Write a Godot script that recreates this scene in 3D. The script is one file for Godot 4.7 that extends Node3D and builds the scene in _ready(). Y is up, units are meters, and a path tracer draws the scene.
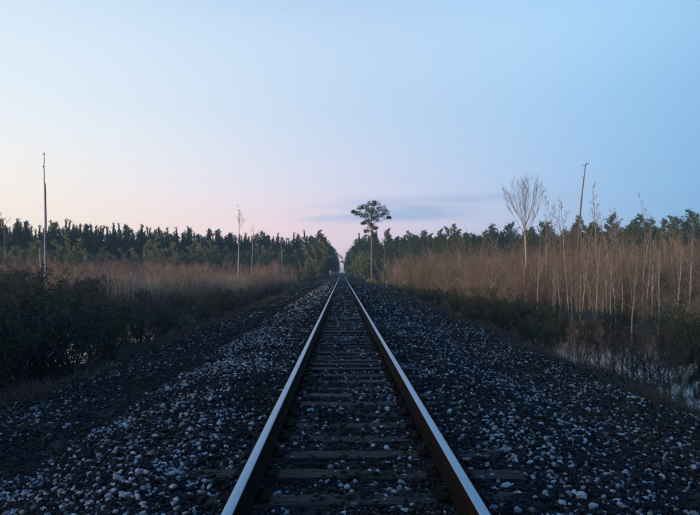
extends Node3D
# A single railway track runs straight through a swamp at dusk. y is up, metres; the track runs along -z, sleeper tops are y = 0.

const EYE := Vector3(-0.08, 1.59, 0.0)
const FOCAL := 606.0          # focal length in photo pixels (700 x 515)
const VANISH := Vector2(342.0, 272.0)
const WATER := -1.36

var rng := RandomNumberGenerator.new()
var counts := {}
var land := FastNoiseLite.new()
var patch := FastNoiseLite.new()
var M := {}

# ------------------------------------------------------------------ mesh collecting
class Shape:
	var v := PackedVector3Array()
	var n := PackedVector3Array()
	var c := PackedColorArray()
	var ix := PackedInt32Array()
	var smooth := false
	func tri(a: Vector3, b: Vector3, d: Vector3, col: Color) -> void:
		var k := v.size()
		v.append(a); v.append(b); v.append(d)
		c.append(col); c.append(col); c.append(col)
		ix.append(k); ix.append(k + 1); ix.append(k + 2)
	func quad(a: Vector3, b: Vector3, d: Vector3, e: Vector3, col: Color) -> void:
		tri(a, b, d, col)
		tri(a, d, e, col)
	func tube(pts: PackedVector3Array, radii: PackedFloat32Array, sides: int, col: Color, closed := true) -> void:
		smooth = true
		var first := v.size()
		for i in pts.size():
			var t := (pts[mini(i + 1, pts.size() - 1)] - pts[maxi(i - 1, 0)]).normalized()
			var u := t.cross(Vector3(0.13, 0.31, 0.94) if absf(t.z) < 0.8 else Vector3(1, 0.1, 0)).normalized()
			var w := t.cross(u)
			for s in sides:
				var a := TAU * s / sides
				var d := u * cos(a) + w * sin(a)
				v.append(pts[i] + d * radii[i])
				n.append(d)
				c.append(col)
		for i in pts.size() - 1:
			for s in sides:
				var p := first + i * sides + s
				var q := first + i * sides + (s + 1) % sides
				ix.append(p); ix.append(p + sides); ix.append(q)
				ix.append(q); ix.append(p + sides); ix.append(q + sides)
		if closed and radii[radii.size() - 1] > 0.008:
			var tip := v.size()
			var t2 := (pts[pts.size() - 1] - pts[pts.size() - 2]).normalized()
			v.append(pts[pts.size() - 1] + t2 * radii[radii.size() - 1] * 0.6); n.append(t2); c.append(col)
			var ring := tip - sides
			for s in sides:
				ix.append(ring + s); ix.append(tip); ix.append(ring + (s + 1) % sides)
	func mesh() -> ArrayMesh:
		var a := []
		a.resize(Mesh.ARRAY_MAX)
		a[Mesh.ARRAY_VERTEX] = v
		if smooth: a[Mesh.ARRAY_NORMAL] = n
		a[Mesh.ARRAY_COLOR] = c
		a[Mesh.ARRAY_INDEX] = ix
		var m := ArrayMesh.new()
		m.add_surface_from_arrays(Mesh.PRIMITIVE_TRIANGLES, a)
		return m

# ------------------------------------------------------------------ naming and placing
func numbered(called: String) -> String:
	var k: int = counts.get(called, 0)
	counts[called] = k + 1
	return called if k == 0 else "%s_%03d" % [called, k]

func tag(o: Node3D, label: String, category: String, group := "", kind := "") -> void:
	if label: o.set_meta("label", label)
	if category: o.set_meta("category", category)
	if group: o.set_meta("group", group)
	if kind: o.set_meta("kind", kind)

func thing(called: String, label: String, category: String, group := "", where := Vector3.ZERO, turn := 0.0, size := 1.0) -> Node3D:
	var o := Node3D.new()
	o.name = numbered(called)
	add_child(o)
	o.transform = Transform3D(Basis(Vector3.UP, turn).scaled(Vector3.ONE * size), where)
	tag(o, label, category, group)
	return o

func part(called: String, m: Mesh, mat: Material, parent: Node3D, where := Vector3.ZERO) -> MeshInstance3D:
	var o := MeshInstance3D.new()
	o.name = called
	o.mesh = m
	if mat: o.material_override = mat
	o.position = where
	parent.add_child(o, true)
	return o

func structure(called: String, m: Mesh, mat: Material, label: String, category: String) -> MeshInstance3D:
	var o := MeshInstance3D.new()
	o.name = numbered(called)
	o.mesh = m
	o.material_override = mat
	add_child(o)
	tag(o, label, category, "", "structure")
	return o

func scatter(called: String, m: Mesh, mat: Material, places: Array, tints: PackedColorArray, parent: Node3D, label := "", category := "") -> void:
	var mm := MultiMesh.new()
	mm.transform_format = MultiMesh.TRANSFORM_3D
	mm.use_colors = tints.size() > 0
	mm.mesh = m
	mm.instance_count = places.size()
	for i in places.size():
		mm.set_instance_transform(i, places[i])
		if tints.size(): mm.set_instance_color(i, tints[i])
	var o := MultiMeshInstance3D.new()
	o.name = numbered(called) if parent == self else called
	o.multimesh = mm
	o.material_override = mat
	parent.add_child(o, true)
	tag(o, label, category, "", "stuff")

func rf(a: float, b: float) -> float:
	return rng.randf_range(a, b)

func tint(base: Color, spread: float) -> Color:
	var k := 1.0 + rf(-spread, spread)
	return Color(base.r * k * rf(0.93, 1.07), base.g * k * rf(0.95, 1.05), base.b * k * rf(0.9, 1.1))

func away(px: float, depth: float) -> float:      # the x of something seen in column px at that depth
	return EYE.x + (px - VANISH.x) / FOCAL * depth

func high(py: float, depth: float) -> float:      # the y of something seen in row py at that depth
	return EYE.y + (VANISH.y - py) / FOCAL * depth

# ------------------------------------------------------------------ the lie of the land
const LEFT := [[0, -.035], [.85, -.032], [1.05, -.012], [1.6, .0], [2.1, -.08], [3.2, -.42], [3.6, -.5], [4.2, -.52], [5.5, -.68], [6.8, -1.1], [8.2, -1.34], [10, -1.42], [14, -1.38], [17, -1.22], [30, -1.2], [5000, -1.2]]
const RIGHT := [[0, -.035], [.85, -.032], [1.05, -.014], [1.7, -.002], [2.1, -.075], [3.0, -.36], [3.5, -.38], [4.5, -.44], [5.6, -.86], [6.7, -1.16], [7.9, -1.42], [9.5, -1.7], [13, -1.55], [16, -1.25], [30, -1.2], [5000, -1.2]]

func profile(x: float, z: float) -> float:
	var a := absf(x)
	if a > 2.2: a += land.get_noise_2d(z * 2.2, signf(x) * 60.0) * 0.55 * clampf((a - 2.2) / 2.0, 0, 1)
	var table: Array = LEFT if x < 0 else RIGHT
	for i in table.size() - 1:
		if a < table[i + 1][0]:
			return lerpf(table[i][1], table[i + 1][1], clampf((a - table[i][0]) / (table[i + 1][0] - table[i][0]), 0, 1))
	return -1.2

func ground_y(x: float, z: float) -> float:
	var rough := clampf((absf(x) - 4.0) / 5.0, 0.0, 1.0)
	return profile(x, z) + land.get_noise_2d(x * 3.0, z * 3.0) * (0.02 + 0.3 * rough) + land.get_noise_2d(x * 14.0, z * 14.0 + 300.0) * (0.05 if absf(x) > 1.5 else 0.03)

func sheet(xs: PackedFloat32Array, zs: PackedFloat32Array, height: Callable) -> ArrayMesh:
	var v := PackedVector3Array()
	var n := PackedVector3Array()
	var ix := PackedInt32Array()
	var w := xs.size()
	for z in zs:
		for x in xs:
			v.append(Vector3(x, height.call(x, z), z))
	for j in zs.size():
		for i in w:
			var dx := v[j * w + mini(i + 1, w - 1)] - v[j * w + maxi(i - 1, 0)]
			var dz := v[mini(j + 1, zs.size() - 1) * w + i] - v[maxi(j - 1, 0) * w + i]
			var nn := dz.cross(dx).normalized()
			n.append(nn if nn.y > 0 else -nn)
	for j in zs.size() - 1:            # zs runs towards -z
		for i in w - 1:
			var a := j * w + i
			ix.append_array(PackedInt32Array([a, a + w, a + 1, a + 1, a + w, a + w + 1]))
	var s := []
	s.resize(Mesh.ARRAY_MAX)
	s[Mesh.ARRAY_VERTEX] = v
	s[Mesh.ARRAY_NORMAL] = n
	s[Mesh.ARRAY_INDEX] = ix
	var m := ArrayMesh.new()
	m.add_surface_from_arrays(Mesh.PRIMITIVE_TRIANGLES, s)
	return m

func steps(parts: Array) -> PackedFloat32Array:    # [from, to, step, to, step ...]
	var out := PackedFloat32Array([parts[0]])
	var at: float = parts[0]
	for i in range(1, parts.size(), 2):
		var n := maxi(1, roundi(absf(parts[i] - at) / parts[i + 1]))
		for k in n: out.append(lerpf(at, parts[i], (k + 1.0) / n))
		at = parts[i]
	return out

# ------------------------------------------------------------------ materials
func speckle(seed_: int, freq: float, stops: Array, normal := false, strength := 4.0) -> NoiseTexture2D:
	var f := FastNoiseLite.new()
	f.seed = seed_
	f.frequency = freq
	f.fractal_octaves = 5
	var t := NoiseTexture2D.new()
	t.width = 512; t.height = 512
	t.seamless = true
	t.noise = f
	t.as_normal_map = normal
	t.bump_strength = strength
	if stops.size():
		var g := Gradient.new()
		g.offsets = PackedFloat32Array(stops.map(func(s): return s[0]))
		g.colors = PackedColorArray(stops.map(func(s): return (s[1] as Color).linear_to_srgb()))
		t.color_ramp = g
	return t

func grey(k: float) -> Color:
	return Color(k, k, k)

func plain(called: String, rough: float, vertex := true) -> StandardMaterial3D:
	var m := StandardMaterial3D.new()
	m.resource_name = called
	m.roughness = rough
	m.vertex_color_use_as_albedo = vertex
	return m

func materials() -> void:
	var m := plain("swamp soil", 0.95, false)
	m.albedo_texture = speckle(3, 0.012, [[0.25, Color(.012, .011, .008)], [0.5, Color(.03, .025, .016)], [0.75, Color(.065, .05, .03)]])
	m.uv1_triplanar = true; m.uv1_world_triplanar = true; m.uv1_scale = Vector3.ONE * 0.45
	m.heightmap_enabled = true; m.heightmap_texture = speckle(4, 0.03, []); m.heightmap_scale = 6.0
	M.soil = m
	m = plain("ballast bed", 0.95, false)
	m.albedo_texture = speckle(5, 0.05, [[0.3, Color(.008, .008, .008)], [0.5, Color(.018, .017, .017)], [0.62, Color(.045, .043, .043)], [0.78, Color(.2, .195, .195)]])
	m.uv1_triplanar = true; m.uv1_world_triplanar = true; m.uv1_scale = Vector3.ONE * 0.9
	m.heightmap_enabled = true; m.heightmap_texture = speckle(6, 0.06, []); m.heightmap_scale = 5.0
	m.metallic_specular = 0.2
	M.bed = m
	m = plain("crushed stone", 0.85)
	m.albedo_texture = speckle(7, 0.04, [[0.2, grey(.62)], [0.5, grey(.85)], [0.8, grey(1.0)]])
	m.uv1_triplanar = true; m.uv1_scale = Vector3.ONE * 0.7
	m.metallic_specular = 0.25
	M.stone = m
	m = plain("creosoted sleeper wood", 0.7)
	m.albedo_texture = speckle(8, 0.02, [[0.2, grey(.35)], [0.45, grey(.8)], [0.6, grey(.95)], [0.8, grey(1.0)]])
	m.uv1_triplanar = true; m.uv1_scale = Vector3(0.22, 5.0, 4.2)
	m.heightmap_enabled = true; m.heightmap_texture = speckle(9, 0.035, []); m.heightmap_scale = 1.6
	m.metallic_specular = 0.35
	M.wood = m
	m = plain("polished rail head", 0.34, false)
	m.albedo_color = Color(.14, .27, .41).linear_to_srgb()  # blue of the reflected sky is put into the steel's base colour
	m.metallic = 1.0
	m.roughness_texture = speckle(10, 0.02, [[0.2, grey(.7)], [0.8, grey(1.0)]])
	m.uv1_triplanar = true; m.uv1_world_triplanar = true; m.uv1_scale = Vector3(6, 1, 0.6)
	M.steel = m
	m = plain("rusted rail side", 0.9, false)
	m.albedo_texture = speckle(11, 0.05, [[0.25, Color(.006, .005, .004)], [0.55, Color(.012, .008, .006)], [0.8, Color(.025, .015, .01)]])
	m.uv1_triplanar = true; m.uv1_world_triplanar = true; m.uv1_scale = Vector3.ONE * 1.4
	m.metallic_specular = 0.15
	M.rust = m
	m = plain("bark", 0.95)
	m.albedo_texture = speckle(12, 0.04, [[0.25, grey(.5)], [0.5, grey(.85)], [0.75, grey(1.0)]])
	m.uv1_triplanar = true; m.uv1_scale = Vector3(2.5, 0.5, 2.5)
	M.bark = m
	m = plain("twig", 0.95)
	M.twig = m
	m = plain("leaf", 0.75)
	m.backlight_enabled = true
	m.backlight = Color(.8, .8, .8)
	M.leaf = m
	m = plain("dry blade", 0.9)
	m.backlight_enabled = true
	m.backlight = Color(.55, .55, .5)
	M.straw = m
	m = plain("still dark water", 0.05, false)
	m.albedo_color = Color(.008, .011, .011).linear_to_srgb()
	m.normal_enabled = true
	m.normal_texture = speckle(13, 0.012, [], true, 2.0)
	m.normal_scale = 0.05
	m.uv1_triplanar = true; m.uv1_world_triplanar = true; m.uv1_scale = Vector3.ONE * 0.5
	M.water = m
	m = plain("white paint", 0.6, false)
	m.albedo_color = Color(.75, .75, .73).linear_to_srgb()
	M.white = m

# ------------------------------------------------------------------ sky
const SKY_ROWS := [0.0, 4.0, 8.0, 14.0, 24.0, 50.0, 90.0]
const SKY_AWAY := [0.0, 39.0, 68.0, 99.0, 180.0]     # degrees from the afterglow's azimuth
const SKY_RGB := [
	[[250, 226, 200], [249, 233, 214], [244, 238, 230], [230, 238, 243], [204, 226, 244], [112, 160, 212], [38, 88, 172]],
	[[250, 234, 216], [251, 238, 226], [246, 242, 238], [230, 240, 248], [200, 224, 245], [108, 158, 212], [38, 88, 172]],
	[[226, 208, 224], [230, 212, 226], [214, 217, 238], [196, 217, 242], [182, 211, 243], [90, 145, 208], [38, 88, 172]],
	[[150, 182, 220], [138, 180, 222], [138, 184, 228], [143, 190, 234], [150, 198, 240], [76, 134, 204], [38, 88, 172]],
	[[76, 104, 162], [78, 108, 168], [74, 110, 174], [66, 110, 180], [58, 106, 180], [46, 98, 176], [38, 88, 172]]]

func sky_picture() -> ImageTexture:
	var w := 2048
	var h := 1024
	var wisps := FastNoiseLite.new()
	wisps.seed = 21
	wisps.frequency = 0.012
	wisps.fractal_octaves = 4
	var data := PackedFloat32Array()
	data.resize(w * h * 4)
	data.fill(1.0)
	var table := []
	for col in SKY_RGB:
		table.append(col.map(func(c): return Vector3(c[0], c[1], c[2]) / 255.0))
	var side := PackedFloat32Array()
	var slot := PackedInt32Array()
	for i in w:
		var az := wrapf((i + 0.5) / w * 360.0, -180.0, 180.0)      # the picture's left edge looks along -z
		var d := absf(wrapf(az + 68.0, -180.0, 180.0))
		var k := 0
		while k < 3 and d > SKY_AWAY[k + 1]: k += 1
		slot.append(k)
		side.append((d - SKY_AWAY[k]) / (SKY_AWAY[k + 1] - SKY_AWAY[k]))
	for j in h:
		var el := maxf(0.0, 90.0 - (j + 0.5) / h * 180.0)
		var r := 0
		while r < 5 and el > SKY_ROWS[r + 1]: r += 1
		var t: float = (el - SKY_ROWS[r]) / (SKY_ROWS[r + 1] - SKY_ROWS[r])
		var row := []
		for k in 5:
			var a: Vector3 = table[k][r]
			var b: Vector3 = table[k][r + 1]
			row.append(a.cubic_interpolate(b, table[k][maxi(r - 1, 0)], table[k][mini(r + 2, 6)], t))
		for i in w:
			var k := slot[i]
			var c: Vector3 = row[k].cubic_interpolate(row[k + 1], row[maxi(k - 1, 0)], row[mini(k + 2, 4)], side[i])
			if el < 16.0:                                # thin grey-blue streaks of cloud low in the sky
				var az := wrapf((i + 0.5) / w * 360.0, -180.0, 180.0)
				var f := wisps.get_noise_2d(az * 5.0, el * 40.0)
				var band := exp(-pow((el - 5.4 - 0.02 * az) / 0.7, 2.0)) * smoothstep(-6.0, -2.0, az) * (1.0 - smoothstep(8.0, 15.0, az))
				var thin := exp(-pow((el - 6.8) / 0.35, 2.0)) * smoothstep(-2.0, 5.0, az) * (1.0 - smoothstep(12.0, 26.0, az)) * 0.6
				var veil := smoothstep(0.1, 0.55, f) * 0.12 * (1.0 - smoothstep(6.0, 14.0, el)) * smoothstep(-12.0, 4.0, az)
				var k2 := clampf(band * (0.7 + 1.5 * f) + thin * (0.6 + f) + veil, 0.0, 0.85)
				c = c.lerp(Vector3(160, 183, 218) / 255.0 * (0.45 + 0.55 * (c.x + c.y + c.z) / 2.45), k2)
			var o := (j * w + i) * 4
			data[o] = pow(maxf(c.x, 0.0), 2.2)
			data[o + 1] = pow(maxf(c.y, 0.0), 2.2)
			data[o + 2] = pow(maxf(c.z, 0.0), 2.2)
	return ImageTexture.create_from_image(Image.create_from_data(w, h, false, Image.FORMAT_RGBAF, data.to_byte_array()))

func view_and_light() -> void:
	var cam := Camera3D.new()
	cam.name = "camera"
	cam.fov = 2.0 * rad_to_deg(atan(257.5 / FOCAL))
	cam.near = 0.05
	cam.far = 8000.0
	add_child(cam)
	cam.position = EYE
	cam.rotation = Vector3(atan(14.5 / FOCAL), -atan(8.0 / FOCAL), 0.0)
	cam.current = true
	var env := Environment.new()
	var sm := PanoramaSkyMaterial.new()
	sm.panorama = sky_picture()
	env.sky = Sky.new()
	env.sky.sky_material = sm
	env.background_mode = Environment.BG_SKY
	env.background_energy_multiplier = 1.0
	env.tonemap_mode = Environment.TONE_MAPPER_LINEAR
	env.tonemap_exposure = 1.0
	env.sdfgi_enabled = true
	env.ssao_enabled = true
	env.ssil_enabled = true
	env.fog_enabled = true
	env.fog_density = 0.0004
	env.fog_light_color = Color(.74, .87, .95)
	var we := WorldEnvironment.new()
	we.name = "world_environment"
	we.environment = env
	add_child(we)
	var sun := DirectionalLight3D.new()
	sun.name = "afterglow_sun"
	sun.light_color = Color(1.0, 0.86, 0.72)
	sun.light_energy = 1.05
	sun.light_angular_distance = 6.0
	sun.shadow_enabled = true
	add_child(sun)
	sun.look_at_from_position(Vector3.ZERO, Vector3(0.82, -0.08, -0.57), Vector3.UP)

# ------------------------------------------------------------------ plants
func lerp_path(pts: PackedVector3Array, t: float) -> Vector3:
	var f := clampf(t, 0, 1) * (pts.size() - 1)
	var i := mini(int(f), pts.size() - 2)
	return pts[i].lerp(pts[i + 1], f - i)

func wander(from: Vector3, dir: Vector3, length: float, n: int, bend: float, lift := 0.0) -> PackedVector3Array:
	var pts := PackedVector3Array([from])
	var d := dir.normalized()
	for i in n:
		d = (d + Vector3(rf(-bend, bend), rf(-bend, bend) * 0.6 + lift, rf(-bend, bend))).normalized()
		pts.append(pts[i] + d * length / n)
	return pts

func taper(n: int, a: float, b: float) -> PackedFloat32Array:
	var out := PackedFloat32Array()
	for i in n: out.append(lerpf(a, b, i / (n - 1.0)))
	return out

func tuft(s: Shape, at: Vector3, out: Vector3, length: float, width: float, n: int, col: Color) -> void:
	for i in n:
		var d := (out * 0.7 + Vector3(rf(-1, 1), rf(-0.8, 1), rf(-1, 1))).normalized()
		var side := d.cross(Vector3(rf(-1, 1), rf(-1, 1), rf(-1, 1))).normalized() * width * 0.5
		var l := length * rf(0.6, 1.15)
		s.tri(at + side, at + d * l, at - side, tint(col, 0.25))

func pine(height: float, clear: float, reach: float, boughs: int, needle: Color, tip := .25) -> Array:
	var wood := Shape.new()
	var crown := Shape.new()
	var bark := Color(.085, .06, .045)
	var pts := wander(Vector3(0, -0.3, 0), Vector3(rf(-.02, .02), 1, rf(-.02, .02)), height + 0.2, 7, 0.025)
	wood.tube(pts, taper(8, height * 0.0105, 0.02), 7, bark)
	for i in boughs:
		var t := clear + (1.0 - clear) * pow((i + rf(0, 1)) / boughs, 0.85)
		t = minf(t, 0.985)
		var from := lerp_path(pts, t)
		var u := (t - clear) / (1.0 - clear)
		var l := reach * (tip + (1.2 - tip) * sin(PI * (0.22 + (.98 - tip) * u))) * rf(0.55, 1.15)
		var a := rf(0, TAU)
		var dir := Vector3(cos(a), rf(-0.1, 0.25) + u * 0.75, sin(a))
		var b := wander(from, dir, l, 3, 0.14, 0.06)
		wood.tube(b, taper(4, 0.04 + 0.02 * (1 - u), 0.008), 3, bark, false)
		var nt := 4 + int(l * 3.6)
		for k in nt:
			var q := lerp_path(b, 0.3 + 0.7 * (k + rf(0, 1)) / nt)
			q += Vector3(rf(-1, 1), rf(-.5, .7), rf(-1, 1)) * (.1 + .26 * minf(l, 1.0))
			tuft(crown, q, dir.normalized(), 0.42, 0.085, 11, tint(needle, 0.3))
	return [wood.mesh(), crown.mesh()]

func leafy(height: float, wide: float, leaves: int, size: float, col: Color, stems := 5, low := 0.15) -> Array:
	var wood := Shape.new()
	var crown := Shape.new()
	var tips := []
	for i in stems:
		var a := TAU * i / stems + rf(-.4, .4)
		var p := wander(Vector3(cos(a) * .1, -0.2, sin(a) * .1), Vector3(cos(a) * wide / height * .9, 1, sin(a) * wide / height * .9), height * rf(.75, 1.0), 4, 0.14)
		wood.tube(p, taper(5, height * .009 + .008, .006), 4, tint(Color(.06, .05, .04), .2), false)
		for k in 5:
			var q := lerp_path(p, low + (1 - low) * (k + rf(0, 1)) / 5.0)
			var b := wander(q, Vector3(rf(-1, 1), rf(.0, .8), rf(-1, 1)), wide * rf(.35, .7), 3, 0.22)
			wood.tube(b, taper(4, height * .004 + .004, .004), 3, tint(Color(.06, .05, .04), .2), false)
			tips.append(b)
		tips.append(p)
	for i in leaves:
		var b: PackedVector3Array = tips[rng.randi() % tips.size()]
		var q := lerp_path(b, maxf(low, pow(rf(0.05, 1), .6)))
		q += Vector3(rf(-1, 1), rf(-1, 1), rf(-1, 1)) * wide * 0.16 * rf(0.2, 1.2)
		var d := Vector3(rf(-1, 1), rf(-.6, .8), rf(-1, 1)).normalized() * size * rf(.6, 1.2)
		var w := d.cross(Vector3(rf(-1, 1), rf(-1, 1), rf(-1, 1))).normalized() * size * 0.27
		var tone := tint(col, 0.35)
		crown.tri(q, q + d * .5 + w, q + d, tone)
		crown.tri(q, q + d, q + d * .5 - w, tone)
	return [wood.mesh(), crown.mesh()]

func bare(height: float, r0: float, limbs: int, start: float, spread: float, steep: float, bark: Color, twig: Color, fine := 3, lean := Vector3.ZERO, bend := 0.05, tw := 1.0, apart := false) -> Array:
	var wood := Shape.new()
	var crown := Shape.new()
	var pts := wander(Vector3(0, -0.3, 0), Vector3(rf(-.05, .05), 1, rf(-.05, .05)) + lean, height + .3, 8, bend)
	wood.tube(pts, taper(9, r0, maxf(r0 * .12, .005)), 6, bark)
	var out := [wood.mesh()]
	for i in limbs:
		if apart: crown = Shape.new()
		var t := start + (0.99 - start) * (i + rf(0, 1)) / limbs
		var from := lerp_path(pts, t)
		var a := rf(0, TAU)
		var dir := Vector3(cos(a), steep * rf(.6, 1.4), sin(a))
		var l := height * spread * (1.15 - t) * rf(.5, 1.2) + 0.12
		var b := wander(from, dir, l, 4, 0.12, 0.05)
		var rb := r0 * (1.05 - t) * 0.45 + 0.004
		crown.tube(b, taper(5, rb, .004 * tw), 4 if rb > .02 else 3, tint(twig, .15), false)
		for k in fine:
			var q := lerp_path(b, rf(.2, .95))
			var d2 := (dir.normalized() + Vector3(rf(-.9, .9), rf(-.2, .9), rf(-.9, .9))).normalized()
			var c2 := wander(q, d2, l * rf(.25, .55), 2, 0.15, 0.04)
			crown.tube(c2, taper(3, rb * .5, .0025 * tw), 3, tint(twig, .2), false)
			for e in 2:
				var c3 := wander(lerp_path(c2, rf(.2, .9)), d2 + Vector3(rf(-.9, .9), rf(-.2, .8), rf(-.9, .9)), l * rf(.12, .3), 1, 0.1)
				crown.tube(c3, taper(2, .004 * tw, .002 * tw), 3, tint(twig, .2), false)
		if apart: out.append(crown.mesh())
	if not apart: out.append(crown.mesh())
	return out

func clump(blades: int, tall: float, wide: float, width: float, col: Color, droop: float) -> ArrayMesh:
	var s := Shape.new()
	for i in blades:
		var a := rf(0, TAU)
		var from := Vector3(cos(a), 0, sin(a)) * wide * sqrt(rf(0, 1)) + Vector3(0, -.05, 0)
		var h := tall * rf(.5, 1.1)
		var out := Vector3(rf(-1, 1), 0, rf(-1, 1)) * droop * h
		var side := Vector3(rf(-1, 1), 0, rf(-1, 1)).normalized() * width * .5
		var mid := from + Vector3(0, h * .6, 0) + out * .35
		var top := from + Vector3(0, h * rf(.82, 1.0), 0) + out
		var tone := tint(col, .3)
		s.tri(from - side, mid, from + side, tone)
		s.quad(from - side * .8, mid - side * .8, mid + side * .8, from + side * .8, tone)
		s.tri(mid - side * .8, top, mid + side * .8, tone)
	return s.mesh()

func brush(stems: int, tall: float, wide: float, col: Color) -> ArrayMesh:
	var s := Shape.new()
	for i in stems:
		var from := Vector3(rf(-wide, wide), -.1, rf(-wide, wide))
		var h := tall * rf(.35, 1.1)
		var p := wander(from, Vector3(rf(-.4, .4), 1, rf(-.4, .4)), h, 4, .16)
		var tone := tint(col, .45)
		s.tube(p, taper(5, .016, .005), 3, tone, false)
		for k in 7:
			var q := lerp_path(p, rf(.2, .97))
			var d := Vector3(rf(-1, 1), rf(.1, 1.3), rf(-1, 1))
			var b := wander(q, d, h * rf(.12, .3), 2, .2)
			s.tube(b, taper(3, .008, .004), 3, tint(tone, .2), false)
			s.tube(wander(lerp_path(b, .5), d + Vector3(rf(-1, 1), rf(-.3, .6), rf(-1, 1)), h * rf(.06, .16), 1, .1), taper(2, .006, .003), 3, tone, false)
	return s.mesh()

func plant(called: String, kit: Array, parts: Array, mats: Array, label: String, category: String, group: String, where: Vector3, size := 1.0, turn := -1.0) -> Node3D:
	var o := thing(called, label, category, group, where, rf(0, TAU) if turn < 0 else turn, size)
	for i in kit.size(): part(parts[mini(i, 1)], kit[i], mats[mini(i, 1)], o)
	return o

# ------------------------------------------------------------------ the track
func rail_mesh(from: float, to: float) -> ArrayMesh:
	# half a profile, from the crown down: x, y
	var half := [[0, .172], [.014, .1716], [.026, .1695], [.033, .165], [.0365, .158], [.0365, .140], [.032, .133], [.012, .126], [.009, .116], [.0085, .05], [.012, .034], [.030, .024], [.070, .012], [.070, .0]]
	var prof := []
	for i in half.size(): prof.append(Vector2(-half[half.size() - 1 - i][0], half[half.size() - 1 - i][1]))
	for i in range(1, half.size()): prof.append(Vector2(half[i][0], half[i][1]))
	var zs := steps([from, -30.0, 3.0, to, 30.0])
	var m := ArrayMesh.new()
	for which in 2:
		var v := PackedVector3Array()
		var n := PackedVector3Array()
		var ix := PackedInt32Array()
		for i in prof.size() - 1:
			var a: Vector2 = prof[i]
			var b: Vector2 = prof[i + 1]
			var top := a.y > .156 and b.y > .156
			if top != (which == 0): continue
			var na := (b - a).normalized().orthogonal()
			na = Vector2(-(b - a).y, (b - a).x).normalized()
			var pa := na
			var pb := na
			if which == 0:
				if i > 0: pa = (na + _norm(prof[i - 1], a)).normalized()
				if i < prof.size() - 2: pb = (na + _norm(b, prof[i + 2])).normalized()
			var k := v.size()
			for z in zs:
				var j := land.get_noise_2d(z * 3.0, 900.0) * .004
				v.append(Vector3(a.x + j, a.y, z)); n.append(Vector3(pa.x, pa.y, 0))
				v.append(Vector3(b.x + j, b.y, z)); n.append(Vector3(pb.x, pb.y, 0))
			for z in zs.size() - 1:
				var p := k + z * 2
				ix.append_array(PackedInt32Array([p, p + 2, p + 1, p + 1, p + 2, p + 3]))
		var s := []
		s.resize(Mesh.ARRAY_MAX)
		s[Mesh.ARRAY_VERTEX] = v
		s[Mesh.ARRAY_NORMAL] = n
		s[Mesh.ARRAY_INDEX] = ix
		m.add_surface_from_arrays(Mesh.PRIMITIVE_TRIANGLES, s)
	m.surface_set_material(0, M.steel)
	m.surface_set_material(1, M.rust)
	return m

func _norm(a: Vector2, b: Vector2) -> Vector2:
	return Vector2(-(b - a).y, (b - a).x).normalized()

func sleeper_mesh(tone: Color) -> ArrayMesh:
	var s := Shape.new()
	var nx := 14
	var ring := [[-.11, -.19], [-.113, -.02], [-.1, -.004], [-.05, .0], [.0, -.002], [.05, .0], [.1, -.004], [.113, -.02], [.11, -.19]]
	var prev := []
	for i in nx + 1:
		var x := lerpf(-1.3, 1.3, float(i) / nx)
		var row := []
		for q in ring:
			var worn := rf(-.006, .004) if q[1] > -.05 else 0.0
			row.append(Vector3(x + (rf(-.012, .012) if i in [0, nx] else 0.0), q[1] + worn, q[0] + rf(-.004, .004)))
		if i > 0:
			for k in ring.size() - 1:
				s.quad(prev[k], row[k], row[k + 1], prev[k + 1], tint(tone, .10))
		if i in [0, nx]:
			for k in range(1, ring.size() - 1):
				if i == 0: s.tri(row[0], row[k], row[k + 1], tint(tone, .1))
				else: s.tri(row[0], row[k + 1], row[k], tint(tone, .1))
		prev = row
	return s.mesh()

func chamfer_box(size: Vector3, c: float, col: Color) -> ArrayMesh:
	var s := Shape.new()
	var h := size * .5
	var lo := [Vector3(-h.x, -h.y, -h.z), Vector3(h.x, -h.y, -h.z), Vector3(h.x, -h.y, h.z), Vector3(-h.x, -h.y, h.z)]
	var mid := []
	var up := []
	for p in lo:
		mid.append(Vector3(p.x, h.y - c, p.z))
		up.append(Vector3(p.x - signf(p.x) * c, h.y, p.z - signf(p.z) * c))
	for i in 4:
		var j := (i + 1) % 4
		s.quad(lo[i], mid[i], mid[j], lo[j], col)
		s.quad(mid[i], up[i], up[j], mid[j], col)
	s.quad(up[0], up[3], up[2], up[1], col)
	return s.mesh()

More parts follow.
